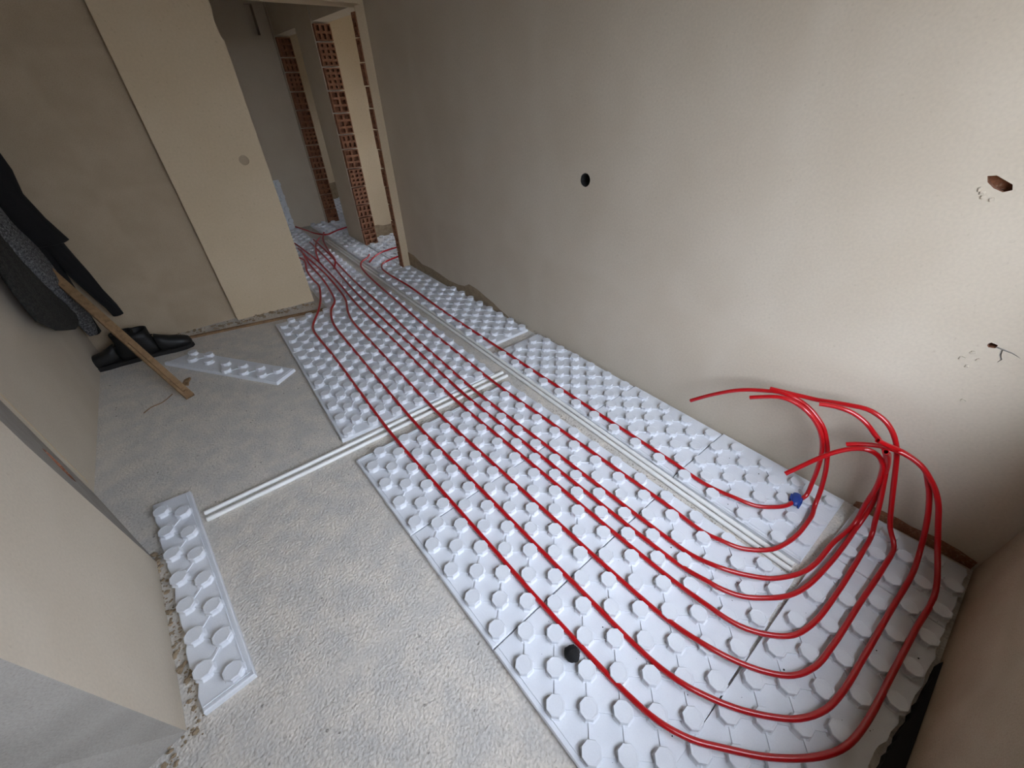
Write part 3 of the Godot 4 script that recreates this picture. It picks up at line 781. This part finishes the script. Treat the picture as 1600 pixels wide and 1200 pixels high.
func build_clothes():
	# black work clothes on a nail in the far corner
	var j := thing("hanging_work_clothes", V(-0.74, 0.0, -4.03), "black work jacket and trousers hanging in the far left corner", "clothes")
	garment("jacket", [[1.93, -0.03, 0.03, 0.03], [1.88, -0.09, 0.06, 0.05], [1.70, -0.12, 0.10, 0.065], [1.45, -0.125, 0.075, 0.07], [1.30, -0.12, 0.082, 0.07], [1.17, -0.115, 0.060, 0.065], [1.02, -0.11, 0.082, 0.07], [0.875, -0.10, 0.122, 0.075], [0.865, -0.08, 0.10, 0.05]], mats.black_cloth, j, Vector3.RIGHT, Vector3.BACK, 0.05, 2)
	garment("trouser_leg", [[0.95, -0.02, 0.085, 0.045], [0.80, -0.005, 0.098, 0.05], [0.66, 0.01, 0.116, 0.05], [0.52, 0.045, 0.127, 0.045], [0.40, 0.080, 0.150, 0.04], [0.325, 0.090, 0.154, 0.035], [0.318, 0.10, 0.14, 0.02]], mats.black_cloth, j, Vector3.RIGHT, Vector3.BACK, 0.05, 5)
	garment("trouser_leg", [[0.95, -0.10, 0.02, 0.045], [0.75, -0.10, 0.01, 0.05], [0.55, -0.10, 0.0, 0.05], [0.40, -0.095, -0.02, 0.045], [0.235, -0.098, -0.022, 0.04], [0.222, -0.085, -0.035, 0.02]], mats.black_cloth, j, Vector3.RIGHT, Vector3.BACK, 0.05, 8)
	# grey marled fleece slung along the left wall
	var f := thing("hanging_fleece", V(-0.800, 0.0, -3.55), "grey marled fleece garment hanging on the left wall beside the black clothes", "clothes")
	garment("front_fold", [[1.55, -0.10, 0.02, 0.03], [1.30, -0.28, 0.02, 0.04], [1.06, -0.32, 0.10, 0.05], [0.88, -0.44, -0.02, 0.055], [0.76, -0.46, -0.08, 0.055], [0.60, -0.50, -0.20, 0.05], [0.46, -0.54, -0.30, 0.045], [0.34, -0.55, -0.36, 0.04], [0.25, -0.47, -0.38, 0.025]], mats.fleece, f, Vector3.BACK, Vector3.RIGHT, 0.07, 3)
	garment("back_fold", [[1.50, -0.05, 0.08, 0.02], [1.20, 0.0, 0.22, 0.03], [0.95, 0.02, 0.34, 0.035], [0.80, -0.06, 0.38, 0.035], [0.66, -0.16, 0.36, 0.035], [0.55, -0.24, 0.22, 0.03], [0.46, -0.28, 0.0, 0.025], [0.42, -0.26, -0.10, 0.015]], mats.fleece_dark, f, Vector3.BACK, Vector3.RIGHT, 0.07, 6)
	for q in [[V(-0.74, 1.945, -4.185), V(-0.74, 1.96, -4.0), "steel nail in the far wall that carries the black work clothes", "wall_nail"], [V(-0.89, 1.56, -3.59), V(-0.79, 1.575, -3.59), "steel nail in the left wall that carries the grey fleece", "wall_nail"]]:
		tag(obj(q[3], tube([q[0], q[0].lerp(q[1], 0.5), q[1]], 0.004, 0.05, 8, false), mats.steel), q[2], "nail")
	boot(V(-0.70, 0.0, -3.90), PI * 0.97, 0.20, "black boot in the far left corner with its toe against the left wall")
	boot(V(-0.52, 0.0, -3.89), -0.12, 0.19, "black laced boot in the far left corner with its toe by the small offcut")

func build_small():
	# wooden batten leaning to the left wall
	var a := H(-0.238, 0.004, -1.850); var b := H(-0.500, 0.500, -2.420)
	var d := (b - a).normalized()
	var side := d.cross(Vector3.UP).normalized()
	var up := side.cross(d).normalized()
	var bt := thing("wooden_batten", a, "brown wooden batten leaning from the floor against the hanging fleece", "batten")
	var st := st_new()
	slab(st, PackedVector2Array([V2(-0.026, -0.011), V2(0.026, -0.011), V2(0.026, 0.011), V2(-0.026, 0.011)]), side, up, b - a + d * 0.06, 0.002, up * 0.014)
	obj("plank", done(st), mats.wood, bt)
	var s2 := st_new()
	slab(s2, PackedVector2Array([V2(-0.012, -0.008), V2(0.012, -0.008), V2(0.012, 0.008), V2(-0.012, 0.008)]), side, up, (b - a) * 0.35, 0.001, up * 0.032 + d * 0.05)
	obj("nailed_lath", done(s2), mats.wood, bt)
	var ch := st_new()
	slab(ch, PackedVector2Array([V2(-0.03, -0.01), V2(-0.012, 0.05), V2(0.02, 0.065), V2(0.03, 0.055), V2(0.012, 0.01), V2(0.006, -0.035)]), Vector3.RIGHT, Vector3.FORWARD, Vector3.UP * 0.012, 0.002)
	tag(obj("wood_chip", done(ch), mats.wood, self, H(-0.238, 0, -1.985)), "small brown wood chip on the floor beside the batten foot", "wood chip")
	tag(obj("wood_splinter", tube([H(-0.395, 0.002, -1.86), H(-0.37, 0.002, -1.885), H(-0.33, 0.002, -1.895), H(-0.295, 0.002, -1.935)], 0.003, 0.02, 8, false), mats.wood), "thin wood splinter on the concrete left of the batten foot", "splinter")
	# crumpled black ball of tape caught against the outermost pipe
	var bl := st_new(true)
	var nz := noise(5, 9.0, 3)
	var rings := []
	for i in 13:
		var th: float = PI * clamp(i / 12.0, 0.02, 0.98)
		var r := []
		for k in 20:
			var p := Vector3(sin(th) * cos(TAU * k / 20.0), cos(th), sin(th) * sin(TAU * k / 20.0))
			r.append(p * (0.027 + 0.005 * nz.get_noise_3dv(p * 0.35)))
		rings.append(r)
	loft(bl, rings)
	tag(obj("tape_ball", done(bl), mats.matt_black, self, V(0.296 * S, 0.046, -0.208 * S)), "crumpled black ball wedged beside the outermost red pipe", "tape ball")
	# blue clip on the wall-side pipe
	var cl := thing("pipe_clip", V(1.060 * S, 0.052, -0.079 * S), "blue plastic clip on the red pipe nearest the wall", "pipe clip")
	cl.rotation.y = 0.25
	cl.scale = Vector3(1.5, 0.95, 1.2)
	var cs := st_new(true)
	loft(cs, [ring(Vector3(-0.028, 0.004, 0), Vector3(0, 0.003, 0), Vector3(0, 0, 0.004), 14), ring(Vector3(-0.02, 0.008, 0), Vector3(0, 0.011, 0), Vector3(0, 0, 0.014), 14), ring(Vector3(0.0, 0.008, 0), Vector3(0, 0.013, 0), Vector3(0, 0, 0.018), 14), ring(Vector3(0.02, 0.008, 0), Vector3(0, 0.011, 0), Vector3(0, 0, 0.014), 14), ring(Vector3(0.028, 0.004, 0), Vector3(0, 0.003, 0), Vector3(0, 0, 0.004), 14)])
	obj("collar", done(cs), mats.blue_plastic, cl)
	for s in [-1, 1]:
		var tb := st_new()
		box(tb, Vector3(-0.012, -0.03, s * 0.017 - 0.003), Vector3(0.012, 0.012, s * 0.017 + 0.003))
		obj("clip_leg", done(tb), mats.blue_plastic, cl)
	# black strip standing in for the dark gap between ragged panels and near wall
	rng.seed = 91
	var e := PackedVector2Array([V2(0.30 * S, 0.284 * S), V2(0.88 * S, 0.284 * S)])
	var x := 0.87
	while x > 0.31:
		e.append(V2(x * S, (0.279 - clamp((0.83 - x) * 0.10, 0.0, 0.026) + rng.randf_range(-0.002, 0.002)) * S)); x -= rng.randf_range(0.008, 0.02)
	e.append(V2(0.30 * S, 0.25 * S))
	var es := st_new()
	slab(es, e, Vector3.RIGHT, Vector3.BACK, Vector3.UP * 0.03, 0.001)
	tag(obj("dark_gap_strip", done(es), mats.matt_black), "ragged black strip standing in for the dark gap between the panels and the near right wall", "edge strip")
	# leaning panel at the end of the corridor
	var lp := thing("leaning_panel", V(0.748 * S, 0.0, -4.16 * S), "white panel offcut standing against the corridor end wall", "floor panel")
	lp.rotation.x = -0.06
	var ls := st_new()
	box(ls, Vector3(-0.16, 0.0, -0.011), Vector3(0.09, 0.66, 0.011))
	obj("sheet", done(ls), mats.foam, lp)
	for i in 3:
		for j in 8:
			var sd := obj("stud", stud_mesh, mats.foam, lp, Vector3(-0.12 + i * 0.075 + (j % 2) * 0.035, 0.05 + j * 0.08, 0.011))
			sd.rotation.x = PI / 2

func build_rubble():
	var sp := band(120, V(1.160 * S, 0.024, -1.62 * S), V(1.174 * S, 0.024, -0.95 * S), 0.010, 0.002, 0.009, 1)
	sp.append_array(band(110, V(1.140 * S, 0.024, -2.55 * S), V(1.160 * S, 0.024, -1.62 * S), 0.008, 0.002, 0.008, 2))
	crumbs("plaster_crumbs", "plaster crumbs along the foot of the long right wall", sp, mats.mortar, 3)
	var s2 := band(260, V(-0.45, 0.0, -4.13), V(0.72, 0.0, -3.98), 0.03, 0.003, 0.018, 4)
	crumbs("plaster_crumbs", "dark crumbs of mortar along the foot of the far wall", s2, mats.bare_render, 5)
	var s3 := band(170, H(-0.40, 0, -1.10), H(-0.352, 0, -0.58), 0.012, 0.003, 0.014, 6)
	s3.append_array(band(60, H(-0.37, 0, -0.6), H(-0.45, 0, -0.5), 0.02, 0.003, 0.012, 7))
	crumbs("plaster_crumbs", "gritty rubble at the foot of the near left pier", s3, mats.bare_render, 8)
	var s4 := band(220, V(0.832 * S, 0.0, -1.08 * S), V(0.842 * S, 0.0, -0.1 * S), 0.008, 0.002, 0.006, 9)
	crumbs("plaster_crumbs", "grit in the gap beside the long white conduits", s4, mats.mortar, 10)
	rng.seed = 12
	var s5 := []
	for k in 420:
		var p := Vector3(rng.randf_range(-0.52, 0.16) * S, 0.0, rng.randf_range(-2.3, 0.1) * S)
		s5.append(Vector4(p.x, p.y, p.z, 0.0015 + 0.005 * pow(rng.randf(), 5.0)))
	crumbs("floor_grit", "loose grit scattered over the bare concrete floor", s5, mats.cement_render, 13)
	var s6 := []
	for k in 90:
		s6.append(Vector4(rng.randf_range(0.2, 1.15) * S, SHEET, rng.randf_range(-0.3, 0.26) * S, 0.0012 + 0.003 * pow(rng.randf(), 3.0)))
	crumbs("black_specks", "black specks of dirt on the near white panels", s6, mats.matt_black, 14)

func _ready():
	# camera
	var cam := Camera3D.new()
	cam.name = "camera"
	var p := deg_to_rad(36.58); var yw := deg_to_rad(37.55); var ro := deg_to_rad(-1.92)
	var f := Vector3(sin(yw) * cos(p), -sin(p), -cos(yw) * cos(p))
	var r0 := Vector3(cos(yw), 0, sin(yw))
	var u0 := r0.cross(f)
	cam.transform = Transform3D(Basis(r0 * cos(ro) + u0 * sin(ro), -r0 * sin(ro) + u0 * cos(ro), -f), Vector3(0, S, 0))
	cam.fov = rad_to_deg(2.0 * atan(600.0 / 632.0))
	cam.near = 0.02
	add_child(cam)
	cam.current = true
	# overcast daylight that enters through the balcony doorway and the side windows
	var we := WorldEnvironment.new()
	we.name = "daylight"
	var env := Environment.new()
	env.background_mode = Environment.BG_SKY
	var sky := Sky.new()
	var sm := ProceduralSkyMaterial.new()
	sm.sky_top_color = Color8(214, 224, 242)
	sm.sky_horizon_color = Color8(220, 227, 240)
	sm.ground_horizon_color = Color8(150, 148, 144)
	sm.ground_bottom_color = Color8(120, 117, 112)
	sm.sun_angle_max = 0.0
	sm.energy_multiplier = 1.0
	sky.sky_material = sm
	env.sky = sky
	env.background_energy_multiplier = 1.0
	env.ambient_light_source = Environment.AMBIENT_SOURCE_SKY
	env.tonemap_mode = Environment.TONE_MAPPER_LINEAR
	env.tonemap_exposure = 15.5
	env.sdfgi_enabled = true
	env.ssao_enabled = true
	env.ssil_enabled = true
	we.environment = env
	add_child(we)

	make_materials()
	brick_meshes = [make_brick(0.160, 0.185, 0.06, 2, 3), make_brick(0.160, 0.185, 0.06, 3, 4), make_brick(0.160, 0.13, 0.06, 3, 2)]
	nib_brick = make_brick(0.080, 0.155, 0.055, 1, 3)
	build_shell()
	build_panels()
	build_conduits()
	build_pipes()
	build_clothes()
	build_small()
	build_rubble()

var PIPES := [
	[V(0.917,0.0575,-5.405), V(0.973,0.0575,-5.174), V(0.893,0.0575,-4.750), V(0.868,0.0575,-4.473), V(0.860,0.0575,-4.259), V(0.798,0.0575,-4.007), V(0.724,0.0575,-3.794), V(0.642,0.0575,-3.610), V(0.557,0.0575,-3.440), V(0.527,0.0575,-3.342), V(0.520,0.0360,-2.785), V(0.502,0.0360,-2.293), V(0.491,0.0360,-1.998), V(0.487,0.0360,-1.720), V(0.501,0.0360,-1.228), V(0.512,0.0360,-0.819), V(0.521,0.0360,-0.491), V(0.541,0.0360,-0.164), V(0.554,0.0560,-0.044), V(0.593,0.0560,0.043), V(0.650,0.0560,0.116), V(0.732,0.0560,0.208), V(0.842,0.0560,0.295), V(0.930,0.0560,0.336), V(1.038,0.0560,0.354), V(1.250,0.0505,0.364), V(1.473,0.0505,0.373), V(1.700,0.0505,0.382), V(1.818,0.1572,0.314), V(1.826,0.2345,0.278), V(1.835,0.3139,0.240), V(1.835,0.3701,0.204), V(1.835,0.4055,0.171), V(1.835,0.4334,0.138), V(1.835,0.4495,0.098), V(1.826,0.4589,0.050), V(1.818,0.4515,0.002), V(1.802,0.4381,-0.043), V(1.785,0.4141,-0.088)],
	[V(1.057,0.0575,-5.569), V(0.983,0.0575,-4.973), V(0.952,0.0575,-4.465), V(0.911,0.0575,-4.085), V(0.852,0.0575,-3.769), V(0.773,0.0575,-3.627), V(0.721,0.0575,-3.473), V(0.688,0.0575,-3.307), V(0.670,0.0360,-2.785), V(0.652,0.0360,-2.293), V(0.641,0.0360,-1.998), V(0.637,0.0360,-1.720), V(0.651,0.0360,-1.228), V(0.662,0.0360,-0.819), V(0.671,0.0360,-0.491), V(0.683,0.0360,-0.164), V(0.695,0.0560,-0.059), V(0.721,0.0560,0.005), V(0.767,0.0560,0.088), V(0.827,0.0560,0.164), V(0.891,0.0560,0.223), V(0.976,0.0560,0.264), V(1.066,0.0560,0.280), V(1.219,0.0560,0.288), V(1.473,0.0505,0.298), V(1.730,0.0505,0.308), V(1.818,0.0785,0.295), V(1.835,0.1698,0.266), V(1.843,0.2459,0.239), V(1.851,0.3263,0.204), V(1.851,0.3686,0.181), V(1.851,0.4171,0.149), V(1.843,0.4420,0.113), V(1.835,0.4589,0.066), V(1.802,0.4788,0.024), V(1.769,0.5022,-0.014)],
	[V(1.048,0.0575,-5.651), V(1.032,0.0575,-5.210), V(1.019,0.0575,-4.547), V(0.986,0.0575,-4.080), V(0.945,0.0575,-3.741), V(0.868,0.0575,-3.473), V(0.832,0.0575,-3.276), V(0.820,0.0360,-2.785), V(0.802,0.0360,-2.293), V(0.791,0.0360,-1.998), V(0.787,0.0360,-1.720), V(0.801,0.0360,-1.228), V(0.812,0.0360,-0.819), V(0.821,0.0360,-0.491), V(0.839,0.0360,-0.197), V(0.855,0.0560,-0.075), V(0.891,0.0560,0.023), V(0.939,0.0560,0.105), V(0.994,0.0560,0.162), V(1.075,0.0560,0.197), V(1.189,0.0560,0.210), V(1.425,0.0505,0.219), V(1.654,0.0505,0.229), V(1.802,0.0505,0.226), V(1.835,0.0980,0.184), V(1.851,0.1925,0.143), V(1.859,0.2773,0.111), V(1.867,0.3457,0.085), V(1.867,0.4002,0.065), V(1.867,0.4457,0.045), V(1.867,0.4952,0.013), V(1.867,0.5299,-0.024), V(1.867,0.5459,-0.060), V(1.867,0.5509,-0.099), V(1.867,0.5409,-0.141), V(1.867,0.5222,-0.199), V(1.859,0.5070,-0.253), V(1.851,0.4888,-0.344), V(1.835,0.4767,-0.435)],
	[V(1.076,0.0575,-5.897), V(1.089,0.0575,-5.073), V(1.068,0.0575,-4.647), V(1.032,0.0575,-4.102), V(0.983,0.0575,-3.522), V(0.970,0.0360,-2.785), V(0.952,0.0360,-2.293), V(0.941,0.0360,-1.998), V(0.937,0.0360,-1.720), V(0.951,0.0360,-1.228), V(0.962,0.0360,-0.819), V(0.971,0.0360,-0.491), V(0.983,0.0360,-0.257), V(0.986,0.0560,-0.131), V(0.996,0.0560,-0.064), V(1.017,0.0560,-0.003), V(1.063,0.0560,0.062), V(1.122,0.0560,0.111), V(1.219,0.0560,0.139), V(1.376,0.0505,0.151), V(1.672,0.0505,0.154), V(1.794,0.0505,0.151), V(1.818,0.0984,0.135), V(1.835,0.1755,0.113), V(1.843,0.2664,0.085), V(1.843,0.3428,0.061), V(1.843,0.4060,0.034), V(1.843,0.4445,0.005), V(1.843,0.4757,-0.034), V(1.835,0.5095,-0.072), V(1.835,0.5254,-0.109), V(1.826,0.5357,-0.142), V(1.818,0.5352,-0.187), V(1.802,0.5264,-0.237)],
	[V(1.240,0.0575,-5.815), V(1.184,0.0575,-4.893), V(1.130,0.0575,-4.373), V(1.089,0.0575,-3.923), V(1.057,0.0575,-3.358), V(1.045,0.0360,-2.785), V(1.027,0.0360,-2.293), V(1.016,0.0360,-1.998), V(1.012,0.0360,-1.720), V(1.026,0.0360,-1.228), V(1.037,0.0360,-0.819), V(1.046,0.0360,-0.491), V(1.060,0.0360,-0.278), V(1.068,0.0560,-0.187), V(1.084,0.0560,-0.129), V(1.117,0.0560,-0.067), V(1.189,0.0560,0.000), V(1.261,0.0505,0.043), V(1.343,0.0505,0.069), V(1.469,0.0505,0.085), V(1.620,0.0505,0.095), V(1.802,0.0505,0.099), V(1.851,0.1176,0.097), V(1.859,0.2187,0.084), V(1.851,0.3047,0.069), V(1.818,0.3912,0.053), V(1.769,0.4601,0.038), V(1.704,0.5141,0.025)],
	[V(1.310,0.0575,-5.897), V(1.269,0.0575,-5.166), V(1.228,0.0575,-4.732), V(1.178,0.0575,-4.100), V(1.147,0.0575,-3.358), V(1.120,0.0360,-2.785), V(1.102,0.0360,-2.293), V(1.091,0.0360,-1.998), V(1.087,0.0360,-1.720), V(1.101,0.0360,-1.228), V(1.112,0.0360,-0.819), V(1.121,0.0360,-0.491), V(1.135,0.0360,-0.287), V(1.150,0.0560,-0.200), V(1.192,0.0560,-0.123), V(1.268,0.0505,-0.036), V(1.337,0.0505,0.010), V(1.404,0.0505,0.039), V(1.481,0.0505,0.054), V(1.620,0.0505,0.062), V(1.802,0.0505,0.086), V(1.835,0.1456,0.076), V(1.835,0.2431,0.071), V(1.826,0.3309,0.056), V(1.810,0.3893,0.039), V(1.802,0.4198,0.012), V(1.785,0.4347,-0.020), V(1.777,0.4239,-0.050), V(1.761,0.4018,-0.082), V(1.736,0.3643,-0.117), V(1.712,0.3171,-0.148), V(1.687,0.2720,-0.175), V(1.654,0.2296,-0.203)],
	[V(1.622,0.0575,-4.799), V(1.556,0.0575,-4.706), V(1.474,0.0575,-4.644), V(1.412,0.0575,-4.537), V(1.373,0.0575,-4.369), V(1.330,0.0575,-3.959), V(1.294,0.0575,-3.358), V(1.270,0.0360,-2.785), V(1.252,0.0360,-2.293), V(1.241,0.0360,-1.998), V(1.237,0.0360,-1.720), V(1.251,0.0360,-1.228), V(1.262,0.0360,-0.819), V(1.271,0.0360,-0.491), V(1.271,0.0360,-0.311), V(1.278,0.0505,-0.246), V(1.312,0.0505,-0.165), V(1.399,0.0505,-0.087), V(1.473,0.0505,-0.061), V(1.553,0.0505,-0.048), V(1.638,0.0505,-0.046), V(1.704,0.0505,-0.048), V(1.769,0.0518,-0.061), V(1.802,0.1053,-0.073), V(1.826,0.1611,-0.088), V(1.835,0.2284,-0.106), V(1.843,0.3092,-0.136), V(1.843,0.3577,-0.160), V(1.843,0.4042,-0.190), V(1.843,0.4395,-0.231), V(1.843,0.4648,-0.272), V(1.843,0.4759,-0.312), V(1.835,0.4834,-0.349), V(1.835,0.4774,-0.396), V(1.835,0.4601,-0.438), V(1.826,0.4281,-0.513), V(1.818,0.3994,-0.563), V(1.810,0.3501,-0.626), V(1.802,0.2898,-0.693), V(1.794,0.2325,-0.750)],
	[V(1.900,0.0575,-4.514), V(1.779,0.0575,-4.482), V(1.633,0.0575,-4.421), V(1.553,0.0575,-4.287), V(1.530,0.0575,-4.095), V(1.540,0.0575,-3.604), V(1.533,0.0360,-2.948), V(1.527,0.0360,-1.966), V(1.523,0.0360,-1.147), V(1.523,0.0360,-0.655), V(1.520,0.0360,-0.442), V(1.532,0.0560,-0.311), V(1.561,0.0560,-0.229), V(1.613,0.0560,-0.177), V(1.666,0.0560,-0.143), V(1.720,0.0560,-0.129), V(1.785,0.0606,-0.109), V(1.818,0.1309,-0.118), V(1.826,0.1955,-0.127), V(1.826,0.2718,-0.141), V(1.826,0.3393,-0.162), V(1.826,0.3905,-0.191), V(1.826,0.4269,-0.226), V(1.818,0.4573,-0.264), V(1.818,0.4711,-0.306), V(1.810,0.4787,-0.348), V(1.802,0.4729,-0.388), V(1.785,0.4198,-0.484)],
]
